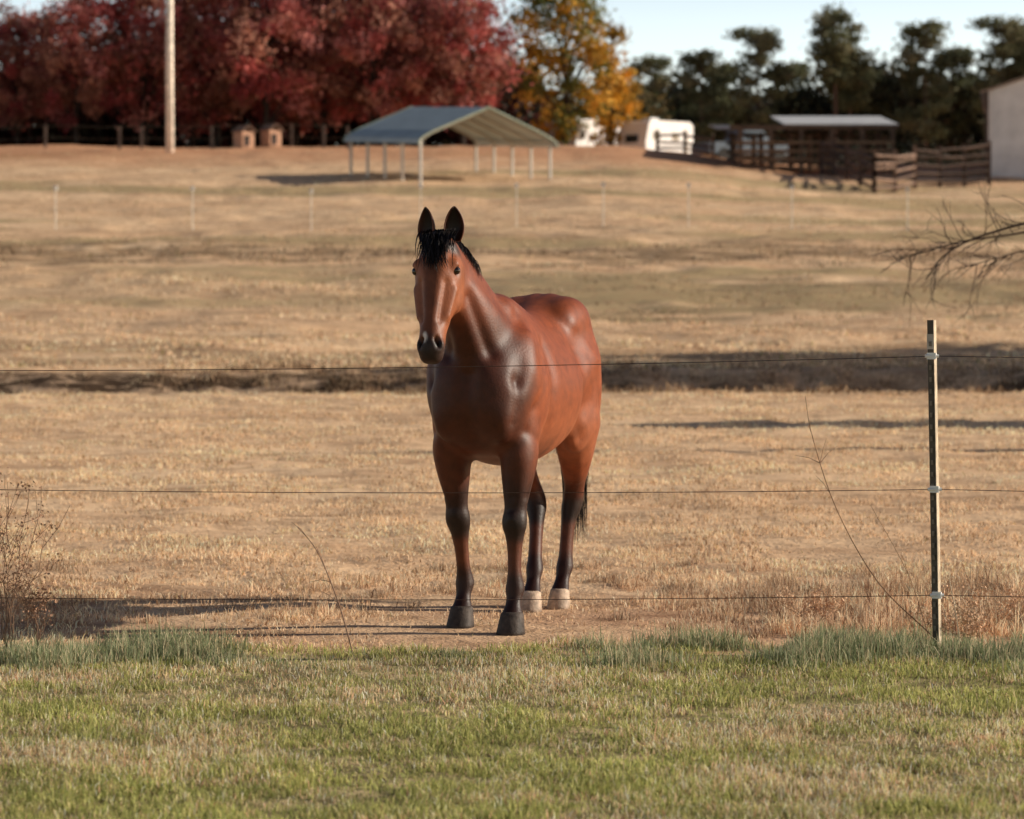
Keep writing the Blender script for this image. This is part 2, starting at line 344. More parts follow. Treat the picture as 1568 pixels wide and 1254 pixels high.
HL = np.array([[-1.10, .15, 1.18, .12, .24], [-1.07, .168, 1.04, .13, .22], [-1.08, .172, .94, .116, .185], [-1.13, .162, .84, .096, .140], [-1.21, .14, .74, .071, .098], [-1.29, .115, .66, .055, .073], [-1.33, .10, .60, .055, .072], [-1.33, .09, .54, .055, .066], [-1.31, .08, .47, .041, .052], [-1.295, .075, .38, .036, .046], [-1.28, .072, .28, .038, .047],
  [-1.27, .07, .22, .047, .055], [-1.245, .068, .175, .039, .041], [-1.215, .066, .135, .042, .045], [-1.19, .065, .10, .051, .054], [-1.19, .065, .088, .045, .048]])
hoofs = []
def leg(base, sg, du, dv):
    b = base.copy(); w = np.clip((1.0-b[:, 2])/.75, 0, 1); b[:, 0] += du*w; b[:, 1] = sg*b[:, 1]+dv*w
    t = crom(b, 4); k = len(t)
    addh(*ringloft(t[:, :3], np.tile([0, 1., 0], (k, 1)), np.tile([1., 0, 0], (k, 1)), t[:, 3], t[:, 4], 2.1, n=24))
    hoofs.append((b[-1, 0], b[-1, 1])); return b
leg(FL, 1, .06, 0.0); leg(FL, -1, -.17, -.005)
b1 = leg(HL, 1, 0, -.005); b2 = leg(HL, -1, .17, 0.015)
ell((b1[5, 0]-.055, b1[5, 1], .655), (.026, .022, .06)); ell((b2[5, 0]-.055, b2[5, 1], .655), (.026, .022, .06))
me0 = mesh_np('tmp', np.concatenate(HV), np.concatenate(HT)); ob = mkobj('tmp', me0)
md = ob.modifiers.new('r', 'REMESH'); md.mode = 'VOXEL'; md.voxel_size = .0085; md.adaptivity = 0
dg = bpy.context.evaluated_depsgraph_get(); ev = bpy.data.meshes.new_from_object(ob.evaluated_get(dg)); bpy.data.objects.remove(ob)
n = len(ev.vertices); V = np.empty(n*3); ev.vertices.foreach_get('co', V); V = V.reshape(-1, 3)
E = np.empty(len(ev.edges)*2, int); ev.edges.foreach_get('vertices', E); E = E.reshape(-1, 2)
A = np.r_[E[:, 0], E[:, 1]]; B = np.r_[E[:, 1], E[:, 0]]; dgr = np.bincount(A, minlength=n).astype(float); dgr[dgr == 0] = 1
rel = V-P0; ht = rel@Tt; hs = rel@S0; hdn = rel@Dn
ishead = (1-sst(np.abs(hs), .15, .22))*sst(hdn, -.26, -.18)*sst(ht, -.04, .05)*sst(V[:, 0], .38, .46)
it = 60*sst(V[:, 2], .72, 1.0)+5; it = it*(1-ishead)+7*ishead
def lap(V, w):
    S = np.stack([np.bincount(A, V[B, i], n) for i in range(3)], 1)/dgr[:, None]; return V+w[:, None]*.6*(S-V)
for i in range(66): V = lap(V, np.clip(it-i, 0, 1))
def setv(): ev.vertices.foreach_set('co', V.astype(np.float32).ravel()); ev.update()
setv(); NO = np.empty(n*3); ev.vertices.foreach_get('normal', NO); NO = NO.reshape(-1, 3)
disp = np.zeros(n)
def groove(p0, p1, rad, amp, mirror=True):
    global disp
    for sg in ((1, -1) if mirror else (1,)):
        a = np.array(p0)*[1, sg, 1]; b = np.array(p1)*[1, sg, 1]; ab = b-a; tt = np.clip((V-a)@ab/(ab@ab+1e-9), 0, 1)
        d = np.linalg.norm(V-(a+tt[:, None]*ab), axis=1); disp = disp+amp*np.exp(-(d/rad)**2)
groove((-.05, .17, 1.60), (.20, .22, 1.25), .050, -.022)
groove((.20, .22, 1.25), (.22, .2, 1.05), .035, -.012)
groove((-.02, .24, 1.20), (-.14, .26, 1.10), .10, .016)
groove((-.02, .18, 1.56), (.06, .25, 1.30), .06, .010)
groove((-.24, .25, 1.42), (-.20, .27, .98), .060, -.022)
groove((-.10, .24, 1.34), (.06, .25, 1.12), .035, -.010)
groove((.32, 0, 1.28), (.22, 0, .88), .045, -.032, False)
groove((.26, .10, 1.12), (.18, .14, .98), .05, .010)
groove((.10, .23, 1.0), (-.02, .25, .94), .03, -.012)
groove((-.80, .27, 1.38), (-.82, .28, 1.12), .09, -.026)
groove((-.82, .19, 1.57), (-.84, .22, 1.52), .07, .012)
groove((-.84, .22, 1.52), (-1.05, .27, 1.32), .05, .008)
groove((-.88, .20, 1.46), (-1.12, .30, 1.10), .050, -.010)
groove((-1.0, .29, 1.30), (-1.1, .29, 1.0), .07, .010)
groove((-1.22, .24, 1.45), (-1.33, .2, .95), .045, -.016)
groove((-.80, .28, 1.0), (-.9, .26, .92), .045, -.016)
groove((-1.05, .2, .80), (-1.2, .16, .68), .03, .008)
groove((.26, .10, 1.38), (.38, .02, 1.66), .035, -.018)
groove((.02, .12, 1.55), (.34, .04, 1.78), .06, -.010)
groove((-.9, 0, 1.70), (-1.25, 0, 1.68), .035, -.010, False)
# forearm muscle split, knee and fetlock bones
for sg, du, dv in ((1, .06, 0), (-1, -.17, -.005)):
    def fg(a, b, rad, amp): groove(a, b, rad, amp, False)
    def q_(u_, v_, z_): w_ = min(1, max(0, (1-z_)/.75)); return (u_+du*w_, sg*v_+dv*w_, z_)
    fg(q_(.10, .19, .90), q_(.075, .17, .68), .016, -.010); fg(q_(.02, .245, .9), q_(.04, .22, .68), .018, -.010)
    fg(q_(.08, .166, .585), q_(.08, .166, .57), .022, .008); fg(q_(.075, .166, .548), q_(.02, .22, .548), .009, -.006)
    fg(q_(-.0, .20, .44), q_(-.02, .19, .28), .010, -.007); fg(q_(-.0, .125, .44), q_(-.02, .13, .28), .010, -.007)
# face
for sg in (1, -1):
    def hg(a, b, rad, amp): groove(hp(*a), hp(*b), rad, amp, False)
    hg((.188, sg*.115, .036), (.198, sg*.115, .032), .018, -.014)
    hg((.165, sg*.108, .050), (.172, sg*.118, .038), .010, .006)
    hg((.28, sg*.10, .02), (.42, sg*.075, .02), .022, .013)
    hg((.27, sg*.075, .08), (.45, sg*.055, .06), .024, -.015)
    hg((.10, sg*.085, .05), (.12, sg*.085, .05), .025, -.012)
    hg((.555, sg*.042, .066), (.585, sg*.050, .052), .014, -.036)
    hg((.54, sg*.03, .085), (.60, sg*.036, .07), .012, .006)
    hg((.605, sg*.062, -.03), (.54, sg*.075, -.035), .009, -.012)
    hg((.33, sg*.085, -.10), (.40, sg*.07, -.06), .02, -.01)
V = V+NO*disp[:, None]; V = lap(V, np.full(n, .5)); setv()
rel = V-P0; ht = rel@Tt; hs = rel@S0; hdn = rel@Dn
C = np.tile([.245, .056, .016], (n, 1))
def mixm(mask, c):
    global C
    C = C*(1-mask[:, None])+np.array(c)*mask[:, None]
nz = vnoise(V[:, 0]*9+V[:, 2]*5, V[:, 1]*9+V[:, 2]*7, 3)-.5
nz2 = fbm(V[:, 0]*4+V[:, 1]*3, V[:, 2]*5-V[:, 1]*2, 5)-.5
nz3 = fbm(V[:, 0]*22, V[:, 2]*22+V[:, 1]*9, 15)-.5
u, vv, z = V.T
mixm(np.clip(.4+nz2*1.6+nz3*.8, 0, .8)*.5, (.14, .032, .011))
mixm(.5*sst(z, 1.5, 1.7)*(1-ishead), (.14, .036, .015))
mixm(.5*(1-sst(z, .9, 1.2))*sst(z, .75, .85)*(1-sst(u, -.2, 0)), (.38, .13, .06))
mixm(.85*sst(u, .0, .20)*(1-ishead)*(1-sst(z, 1.45, 1.7)), (.045, .012, .006))  # chest and front shade painted into the coat colour
mixm(ishead*.8, (.28, .088, .034))
mixm(.6*ishead*(1-sst(np.abs(hs), .02, .06))*sst(hdn, .0, .05), (.09, .03, .015))
frontleg = sst(u, -.5, -.4)
mixm((1-sst(z+nz*.12, .62, 1.05))*frontleg, (.026, .008, .005))  # black leg points, painted higher on the forelegs to deepen their shade
mixm((1-sst(z+nz*.12, .52, .80))*(1-frontleg), (.030, .009, .006))
mixm(.75*sst(z+nz*.05, .26, .33)*(1-sst(z, .42, .50)), (.12, .034, .014))
mixm(.8*(1-sst(z, .55, .62))*sst(z, .44, .50), (.014, .008, .006))
muz = sst(ht+nz*.03, .50, .575)*ishead
mixm(muz*.93, (.018, .011, .010))
for sg in (1, -1):
    d = np.linalg.norm(V-hp(.572, sg*.046, .055), axis=1); mixm(1-sst(d, .012, .024), (.004, .003, .003))
    d = np.linalg.norm(V-hp(.19, sg*.115, .034), axis=1); mixm(.85*(1-sst(d, .018, .034)), (.02, .01, .008))
d = np.linalg.norm((V-hp(.545, -.022, .078))/np.array([1, .8, 1.5]), axis=1); mixm(.9*(1-sst(d+nz*.01, .012, .025)), (.8, .7, .65))
mixm(.9*ishead*(1-sst(ht, .07, .13)), (.016, .009, .007))
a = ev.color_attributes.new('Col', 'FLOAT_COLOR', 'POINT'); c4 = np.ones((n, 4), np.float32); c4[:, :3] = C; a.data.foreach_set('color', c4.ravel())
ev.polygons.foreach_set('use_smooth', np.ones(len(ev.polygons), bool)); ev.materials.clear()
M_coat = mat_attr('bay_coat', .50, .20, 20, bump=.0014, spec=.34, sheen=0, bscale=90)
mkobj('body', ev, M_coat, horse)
M_hoof = mat_attr('hoof_horn', .6, .35, 30, bump=.003, bscale=60, spec=.2)
for i, (hu, hv) in enumerate(hoofs):
    zz = np.array([.112, .10, .06, .02, 0.0]); kx = len(zz)
    cc = np.array([[hu+.002+(.10-q)*.30, hv, q+.002] for q in zz]); rl = np.array([.046, .056, .062, .068, .071]); rg = np.array([.048, .058, .067, .076, .081])
    if i >= 2: rl = rl*.9; rg = rg*.9
    Vh, Th = ringloft(cc, np.tile([0, 1., 0], (kx, 1)), np.tile([1., 0, 0], (kx, 1)), rl, rg, 2.2)
    hc = np.array((.08, .062, .052) if i < 2 else (.56, .42, .31)); hcol = hc*np.clip((.6+4*Vh[:, 2:3]), 0, 1.1)
    mkobj('hoof_%d' % (i+1), mesh_np('hoof', Vh, Th, hcol, True), M_hoof, horse)
# eyes
M_eye = mat_attr('eye', .06, 0, 3, spec=.8)
for sg in (1, -1):
    mb = MB(); HV2 = ringloft(np.array([[0, 0, math.sin(q)] for q in np.linspace(-1.55, 1.55, 12)]), np.tile([1., 0, 0], (12, 1)), np.tile([0, 1., 0], (12, 1)), np.cos(np.linspace(-1.55, 1.55, 12)), np.cos(np.linspace(-1.55, 1.55, 12)))
    mb.add(np.array(HV2[0])*.0205+hp(.190, sg*.099, .036), HV2[1], (.012, .006, .004)); mkobj('eye_%d' % (1 if sg > 0 else 2), mb.mesh('eye', True), M_eye, horse)
# ears
for sg in (1, -1):
    nt_, na = 14, 11; Vv = []; Cc = []
    base = hp(.0, sg*.064, .02)+np.array([0, 0, -.025]); upd = nrm([-.02, sg*.14, 1]); wd = nrm([-sg*.45, 1, 0])
    bk = nrm(np.cross(upd, wd)); bk = bk if bk[0] < 0 else -bk
    for tt in np.linspace(0, 1, nt_):
        w = .046*(math.sin(math.pi*min(1, .22+.78*tt**1.05)))**.7+.001
        for aa in np.linspace(-1, 1, na):
            th = aa*1.9*(1-.35*tt)
            p_ = base+upd*tt*.165+wd*math.sin(th)*w*(.95)+bk*(math.cos(th))*w*.8+wd*(-sg)*.016*tt**2
            edge_ = abs(aa)**3; Vv.append(p_); Cc.append((np.array((.02, .009, .007))*(1-edge_)+np.array((.2, .06, .025))*edge_)*(1-.7*tt))
    T = []
    for i in range(nt_-1):
        for j in range(na-1):
            q = i*na+j; T += [(q, q+1, q+na+1), (q, q+na+1, q+na)]
    eo = mkobj('ear_%d' % (1 if sg > 0 else 2), mesh_np('ear', Vv, T, np.array(Cc), True), M_coat, horse)
    so = eo.modifiers.new('s', 'SOLIDIFY'); so.thickness = .006
# hair
def strands(name, P, W, col, mat, seed=2):
    r = np.random.RandomState(seed); Ns, K, _ = P.shape
    tg = np.gradient(P, axis=1); rd = r.normal(size=(Ns, 1, 3)); sd = np.cross(tg, rd); sd /= np.linalg.norm(sd, axis=2)[:, :, None]+1e-9
    w = W*(1-.85*np.linspace(0, 1, K)**2)[None, :, None]
    Vv = np.stack([P-sd*w, P+sd*w], 2).reshape(-1, 3)
    i = (np.arange(Ns)[:, None]*K+np.arange(K-1)[None]).ravel()[:, None]*2
    T = np.concatenate([i+[0, 1, 3], i+[0, 3, 2]], 1).reshape(-1, 3)
    cc = np.repeat(np.array(col)*(.6+.9*r.rand(Ns, 1)), K*2, 0)
    mkobj(name, mesh_np(name, Vv, T, cc, True), mat, horse)
M_hair = mat_attr('black_hair', .45, .1, 10, spec=.25)
r = np.random.RandomState(12); Ns = 2300; K = 9; P = np.zeros((Ns, K, 3)); kk_ = len(NKC)
for i in range(Ns):
    q = r.rand()*(kk_-1.01); i0 = int(q); f = q-i0
    c = NKC[i0]*(1-f)+NKC[i0+1]*f; Xa = NKX[i0]; Y_ = NKY[i0]; rl = NKr[i0]; rdp = NKd[i0]
    side = -1 if Xa[1] > 0 else 1; main = True
    if i0 > kk_*.45 and r.rand() < .5: side = -side; main = False
    mx = (1.0+.5*r.rand()) if main else .6+.65*r.rand()
    for j in range(K):
        a_ = j/(K-1)*mx; off = .008+.020*r.rand()*(j/(K-1))
        P[i, j] = c+Xa*side*((rl*.9+off)*math.sin(a_)*(.75+.25*math.sin(a_)))+Y_*((rdp+off)*math.cos(a_)+.006)
        P[i, j, 2] += .018*math.sin(3*j/(K-1))*(r.rand()*.6)-(.0 if main else .06*(j/(K-1))**2)
strands('mane', P, .0022, (.014, .009, .008), M_hair, 3)
Ns = 620; P = np.zeros((Ns, K, 3))
for i in range(Ns):
    s_ = r.normal()*.032; ln = .08+.16*r.rand(); dr = .14*r.normal()+.08; t0 = -.03+.03*r.rand(); lf = r.rand()
    for j in range(K):
        f = j/(K-1); t_ = t0+ln*f; P[i, j] = hp(t_, s_+dr*ln*f*f, np.interp(t_, hd[:, 0], hd[:, 2])+.008+.014*math.sin(3.1*f)*lf+.002)
strands('forelock', P, .0026, (.012, .008, .007), M_hair, 4)
Ns = 700; K = 12; P = np.zeros((Ns, K, 3))
for i in range(Ns):
    a_ = r.rand()*6.28; q = r.rand()**.5; ln = .8+.35*r.rand(); fx = math.cos(a_)*q; fy = math.sin(a_)*q; wv = r.rand()*6
    for j in range(K):
        f = j/(K-1); sp = .02+.065*math.sin(min(1, f*1.3)*2.4)
        P[i, j] = (-1.40-.10*min(1, f*5)-.02*f+fx*sp, .055*min(1, f*2)+fy*sp+.006*math.sin(wv+f*9), 1.50-.03*f-ln*f)
strands('tail', P, .0028, (.013, .008, .007), M_hair, 5)

# ------------------------------------------------------------------ wire fence
fence = empty('wire_fence'); FY = 14.06
M_post = mat_attr('post_metal', .6, .35, 14)
def tpost(x, y):
    mb = MB(); z0 = g1(x, y)
    Hh = 1.6; rz = -.75
    mb.box((0, 0, Hh/2-.05), (.036, .006, Hh), (.09, .075, .055)); mb.box((.0, .0215, Hh/2-.05), (.006, .036, Hh), (.62, .50, .36)); mb.box((.0195, -.001, Hh/2-.05), (.003, .010, Hh), (.62, .5, .36))  # same post metal: shaded flange dark, sunlit web and edge painted light
    for q in np.arange(.12, 1.45, .055): mb.box((0, -.0065, q), (.012, .007, .022), (.2, .17, .13))
    mb.box((0, .001, Hh-.15), (.039, .011, .07), (.5, .45, .38))
    o = mkobj('t_post', mb.mesh('t_post'), M_post, fence, (x, y, z0)); o.rotation_euler = (0, -.026, rz)
posts_x = [-10.2, -4.1, 1.97, 8.0]
for x_ in posts_x: tpost(x_, FY)
for i in range(3):
    mb = MB(); pts = []
    zs = {0: [1.35, 1.325, 1.385, 1.38], 1: [.80, .80, .768, .75], 2: [.29, .295, .277, .27]}[i]
    for a_ in range(3):
        for q in np.linspace(0, 1, 12, endpoint=(a_ == 2)):
            xx = posts_x[a_]+(posts_x[a_+1]-posts_x[a_])*q; pts.append((xx, FY-.022, zs[a_]*(1-q)+zs[a_+1]*q-.03*4*q*(1-q)))
    mb.tube(pts, .0018, (.07, .04, .03), 5); mkobj('wire_%d' % (i+1), mb.mesh('wire', True), M_wire, fence)
    mb = MB()
    for a_ in range(4):
        xx = posts_x[a_]-.026*zs[a_]+.006
        mb.box((xx, FY-.016, zs[a_]), (.042, .022, .030), (.85, .85, .83), -.3); mb.tube([(xx-.032, FY-.022, zs[a_]), (xx+.032, FY-.022, zs[a_])], .008, (.8, .8, .78), 8)
    mkobj('insulator_%d' % (i+1), mb.mesh('ins'), M_paint, fence)

# ------------------------------------------------------------------ weeds, sticks
def weed(name, x, y, h, seed, nst=6, spread=.3, heads=True, rad=.0026, col=(.24, .14, .09)):
    r = np.random.RandomState(seed); mb = MB()
    for i in range(nst):
        a = r.rand()*6.28; hh = h*(.55+.45*r.rand()); lx, ly = math.cos(a)*spread*r.rand(), math.sin(a)*spread*.5*r.rand()
        P = [(lx*f**1.4+.01*r.normal(), ly*f**1.4, hh*f) for f in np.linspace(0, 1, 8)]
        mb.tube(P, np.linspace(rad, rad*.4, 8), col, 5)
        for b in range(9):
            f = .35+.62*r.rand(); b0 = np.array([np.interp(f, np.linspace(0, 1, 8), [p[k] for p in P]) for k in range(3)])
            dd = np.array([r.normal()*.6, r.normal()*.3, .8]); dd = dd/np.linalg.norm(dd)*hh*(.08+.18*r.rand())
            b1 = b0+dd*.5+r.normal(size=3)*.008; b2 = b0+dd; mb.tube([b0, b1, b2], [rad*.5, rad*.4, rad*.3], col, 4)
            if heads: mb.leaves(b2+r.normal(size=(9, 3))*.016, .013, np.array(col)*1.6, r)
    mkobj(name, mb.mesh(name), M_wood, None, (x, y, g1(x, y)-.01))
weed('dry_weed', -2.33, 14.0, .93, 1, 8, .3); weed('dry_weed', -2.55, 14.3, .8, 2, 7, .25); weed('dry_weed', -2.2, 14.1, .5, 3, 6, .2)
weed('dry_weed', 2.15, 14.2, .22, 5, 8, .35, True, .002, (.42, .27, .17)); weed('dry_weed', 1.5, 15.1, .22, 6, 7, .3, True, .002, (.42, .27, .17)); weed('dry_weed', 2.35, 14.9, .28, 8, 8, .3, True, .002, (.42, .27, .17))
def stick(pts, rad, seed, col=(.22, .13, .08), br=4):
    r = np.random.RandomState(seed); P = crom(np.array(pts), 5); mb = MB(); mb.tube(P, np.linspace(rad, rad*.35, len(P)), col, 5)
    for i in range(br):
        k = r.randint(3, len(P)-2); d = (P[k+1]-P[k-1]); d = d/np.linalg.norm(d)+r.normal(size=3)*.5; d /= np.linalg.norm(d)
        mb.tube([P[k], P[k]+d*.06+[0, 0, .01], P[k]+d*.13], [rad*.5, rad*.4, rad*.25], col, 4)
    mkobj('dry_stalk', mb.mesh('dry_stalk'), M_wood)
stick([(-.73, 14.0, -.01), (-.80, 14.0, .24), (-.90, 14.02, .48), (-1.0, 14.05, .60)], .0040, 1, (.32, .2, .14))
stick([(1.96, 14.2, .08), (1.72, 14.25, .32), (1.53, 14.3, .66), (1.42, 14.35, 1.0), (1.39, 14.4, 1.19)], .0035, 2, (.34, .2, .12), br=5)
stick([(1.97, 14.3, .05), (1.87, 14.3, .35), (1.69, 14.3, .68)], .003, 3, (.4, .25, .15), 3)
stick([(2.08, 14.0, 0), (2.05, 14.0, .2), (2.02, 14.0, .35)], .0035, 4, (.6, .46, .32), 2)

# ------------------------------------------------------------------ trees
def broadleaf(seed, H, cr, zb, leafn, lsize, cols, nc=95, trunk=(.055, .04, .032)):
    r = np.random.RandomState(seed); mb = MB(); cz = (H+zb)/2; rz_ = (H-zb)/2
    mb.tube([(0, 0, -.3), (.05*r.normal(), 0, zb*.8), (.1*r.normal(), .1*r.normal(), cz), (.1*r.normal(), 0, H*.85)], [.19, .15, .09, .02], trunk, 7)
    cols = np.array(cols)
    for i in range(nc):
        d = r.normal(size=3); d /= np.linalg.norm(d); q = (.35+.65*r.rand()**.5)
        taper = 1-.42*max(0, d[2]*q)**1.3
        c = np.array([d[0]*cr*q*taper, d[1]*cr*q*taper, cz+d[2]*rz_*q]); c += r.normal(size=3)*.12
        if i % 3 == 0: mb.tube([(0, 0, max(zb*.7, c[2]-1.5-1.2*q)), (c[0]*.5, c[1]*.5, c[2]-.6), c], [.06, .04, .012], trunk, 5)
        rr = cr*(.14+.14*r.rand()); m_ = int(leafn/nc*(.6+.8*r.rand()))
        pts = c+r.normal(size=(m_, 3))*rr*np.array([.62, .62, .5])
        cc = cols[r.randint(len(cols))]*(.6+.7*r.rand()); cl = cc*(.75+.5*r.rand(m_, 1))
        mb.leaves(pts, lsize, cl, r)
    return mb.mesh('tree')
reds = [(.48, .125, .11), (.34, .075, .075), (.58, .24, .19), (.28, .12, .08), (.56, .28, .20), (.46, .18, .16)]
RT = [broadleaf(s, 9.6, 2.9, 1.6, 12000, .22, reds, 105) for s in (1, 2, 3)]
for i, (x_, y_, s_) in enumerate([(-33, 163, 1.), (-30.2, 160, .8), (-26.6, 164, .80), (-23.0, 161, .92), (-19.6, 163, 1.0), (-16.0, 165, 1.03), (-13.0, 161, 1.05), (-10.2, 164, 1.05), (-7.4, 162, 1.05), (-4.9, 164, 1.0), (-2.6, 162, .93), (-12.0, 170, 1.05), (-6.6, 170, 1.05), (-17.8, 170, .95)]):
    o = mkobj('red_maple_tree', RT[i % 3], M_leaf, None, (x_, y_, g1(x_, y_)-.1)); o.rotation_euler = (0, 0, i*1.3); o.scale = (s_, s_, s_*(.97+.1*((i*7) % 3)/2))
YT = broadleaf(11, 11.5, 3.2, 1.4, 8000, .26, [(.60, .33, .04), (.45, .26, .035), (.20, .20, .05), (.7, .40, .07), (.12, .14, .04)])
mkobj('yellow_maple_tree', YT, M_leaf, None, (3.0, 172, g1(3, 172)-.2))
YT2 = broadleaf(12, 8.2, 1.9, 1.2, 2800, .25, [(.62, .33, .04), (.58, .30, .04), (.35, .22, .04)], 45)
mkobj('yellow_maple_tree', YT2, M_leaf, None, (5.7, 176, g1(5.7, 176)-.2))

def pine(seed, H, cw, crown=.45):
    r = np.random.RandomState(seed); mb = MB(); bx = r.normal()*.3
    mb.tube([(0, 0, -.5), (bx*.4, 0, H*.5), (bx, 0, H*.97)], [.26, .19, .05], (.14, .09, .07), 7)
    for i in range(38):
        f = r.rand(); z_ = H*(1-crown*f); w = cw*(.35+.65*math.sin(math.pi*min(1, .15+.75*f)))*(.3+.7*r.rand()); a = r.rand()*6.28
        c = np.array([bx*z_/H+math.cos(a)*w, math.sin(a)*w, z_+.25*w])
        mb.tube([(bx*z_/H, 0, z_-.3), c*.5+np.array([bx*z_/H*.5, 0, z_*.5-.1]), c], [.07, .05, .02], (.09, .06, .045), 4)
        m_ = 170; pts = c+r.normal(size=(m_, 3))*np.array([.52, .52, .30])*(.7+.6*r.rand())
        cc = np.array([(.16, .17, .09), (.12, .13, .07), (.23, .22, .13)][r.randint(3)])
        mb.leaves(pts, .34, cc*(.7+.6*r.rand(m_, 1)), r)
    return mb.mesh('pine')
PM = [pine(1, 20, 2.2, .42), pine(2, 20, 2.2, .30), pine(3, 20, 2.6, .5)]
for i, (x_, y_, h_, k) in enumerate([(29.8, 280, 21.4, 1), (22.9, 282, 19.8, 2), (17.8, 284, 17.8, 2), (12.2, 278, 16.6, 2), (34.5, 290, 17.0, 0), (38.4, 282, 20.2, 2), (41.5, 290, 18.6, 0), (45.3, 280, 20.6, 2), (49.5, 285, 20.5, 2), (26.3, 292, 17.4, 0), (53, 280, 21, 1), (9.5, 285, 15, 0), (58, 290, 20, 2), (31.5, 284, 18.4, 1), (20.2, 288, 16.8, 0), (47.3, 288, 19.4, 0)]):
    z_ = g1(x_, y_); o = mkobj('pine_tree', PM[k], M_leaf, None, (x_, y_, z_)); q = h_/20; o.scale = (q, q, q); o.rotation_euler = (0, 0, i*2.1)
def woods(seed, nc, xr, yr, hf, lsz, per, cols, sp=1.):
    r = np.random.RandomState(seed); mb = MB(); cols = np.array(cols)
    for i in range(nc):
        x_ = xr[0]+(xr[1]-xr[0])*r.rand(); y_ = yr[0]+(yr[1]-yr[0])*r.rand(); top = hf(x_)*(.72+.4*vnoise(x_*.35, y_*.1, 5)); z_ = g1(x_, y_)+top*r.rand()**.6
        pts = np.array([x_, y_, z_])+r.normal(size=(per, 3))*np.array([1.1, .9, .8])*sp
        cc = cols[r.randint(len(cols))]*(.6+.7*r.rand()); mb.leaves(pts, lsz, cc*(.7+.6*r.rand(per, 1)), r)
        if i % 5 == 0: mb.tube([(x_, y_, g1(x_, y_)-.3), (x_+.2*r.normal(), y_, g1(x_, y_)+top*.8)], [.16, .05], (.05, .04, .03), 5)
    mkobj('distant_woods', mb.mesh('woods'), M_leaf)
woods(1, 2300, (8, 72), (288, 315), lambda x: 14.2+.07*x, .6, 60, [(.075, .09, .055), (.09, .10, .065), (.06, .07, .045), (.15, .12, .08), (.045, .055, .04)])
woods(2, 1500, (-62, 1), (176, 186), lambda x: 6.6, .42, 60, [(.035, .035, .02), (.06, .03, .02), (.02, .022, .016), (.09, .025, .02)])
woods(4, 330, (1, 9), (204, 212), lambda x: 6.0, .4, 60, [(.045, .06, .03), (.06, .06, .03), (.12, .09, .035)])
woods(3, 700, (9, 62), (212, 225), lambda x: 3.8, .35, 50, [(.035, .035, .022), (.07, .05, .035), (.025, .03, .02)])
# trees standing right of the view, throwing the long shadows over the ditch
OT = broadleaf(21, 9, 3.0, 2.0, 9000, .3, [(.16, .13, .05), (.2, .15, .05)])
for x_, y_, s_ in [(17.5, 50.6, .85), (24, 53.0, 1.05), (31, 54.0, 1.25), (38, 54.6, 1.4), (24, 56, .95), (54, 57, 1.7)]:
    o = mkobj('oak_tree', OT, M_leaf, None, (x_, y_, g1(x_, y_))); o.scale = (s_, s_, s_)
CT = broadleaf(23, 7.2, .8, .3, 8000, .2, [(.04, .06, .03), (.05, .07, .03)])
mkobj('cedar_tree', CT, M_leaf, None, (18.2, 36.6, g1(18.2, 36.6)))
# bare tree at the right edge
r = np.random.RandomState(15); mb = MB()
bx, by = 8.2, 30.5; bz = g1(bx, by)
mb.tube([(bx, by, bz-.2), (bx-.1, by, bz+1.3), (bx-.05, by+.1, bz+2.8), (bx+.2, by, bz+4.6)], [.11, .09, .06, .015], (.07, .055, .045), 7)
def br(p, d, ln, rad, lev):
    P = [p]; dd = d.copy()
    for i in range(5):
        dd = nrm(dd+r.normal(size=3)*.16); P.append(P[-1]+dd*ln/5)
    mb.tube(P, np.linspace(rad, rad*.4, 6), (.07, .05, .042), 5)
    if lev > 0:
        for q in range(3):
            k = r.randint(1, 6); br(P[k], nrm(dd+r.normal(size=3)*np.array([.5, .5, .6])), ln*.5, rad*.6, lev-1)
for pts, rr in (([(bx-.05, by, 2.75), (6.9, by, 2.72), (5.9, by-.1, 2.60), (5.22, by-.1, 2.48), (4.9, by-.1, 2.40), (4.55, by-.1, 2.28), (4.3, by-.1, 2.12), (4.15, by, 1.90)], .026),
                ([(bx-.05, by, 2.4), (6.9, by-.2, 2.48), (5.6, by-.2, 2.45), (5.0, by-.2, 2.35), (4.5, by-.2, 2.28), (4.1, by-.2, 2.17), (3.85, by-.2, 2.10)], .020),
                ([(bx-.05, by, 2.2), (6.5, by+.2, 2.2), (5.4, by+.2, 2.22), (4.9, by+.2, 2.12), (4.5, by+.2, 2.0)], .014)):
    P = crom(np.array(pts), 4); mb.tube(P, np.linspace(rr, rr*.25, len(P)), (.07, .05, .042), 6)
    for q in range(22):
        k = r.randint(6, len(P)-1); d0 = nrm(P[k+1]-P[k]); br(P[k], nrm(d0+r.normal(size=3)*np.array([.4, .5, .6])), .2+.4*r.rand(), .0055, 1)
mkobj('bare_tree', mb.mesh('bare_tree', True), M_bark)

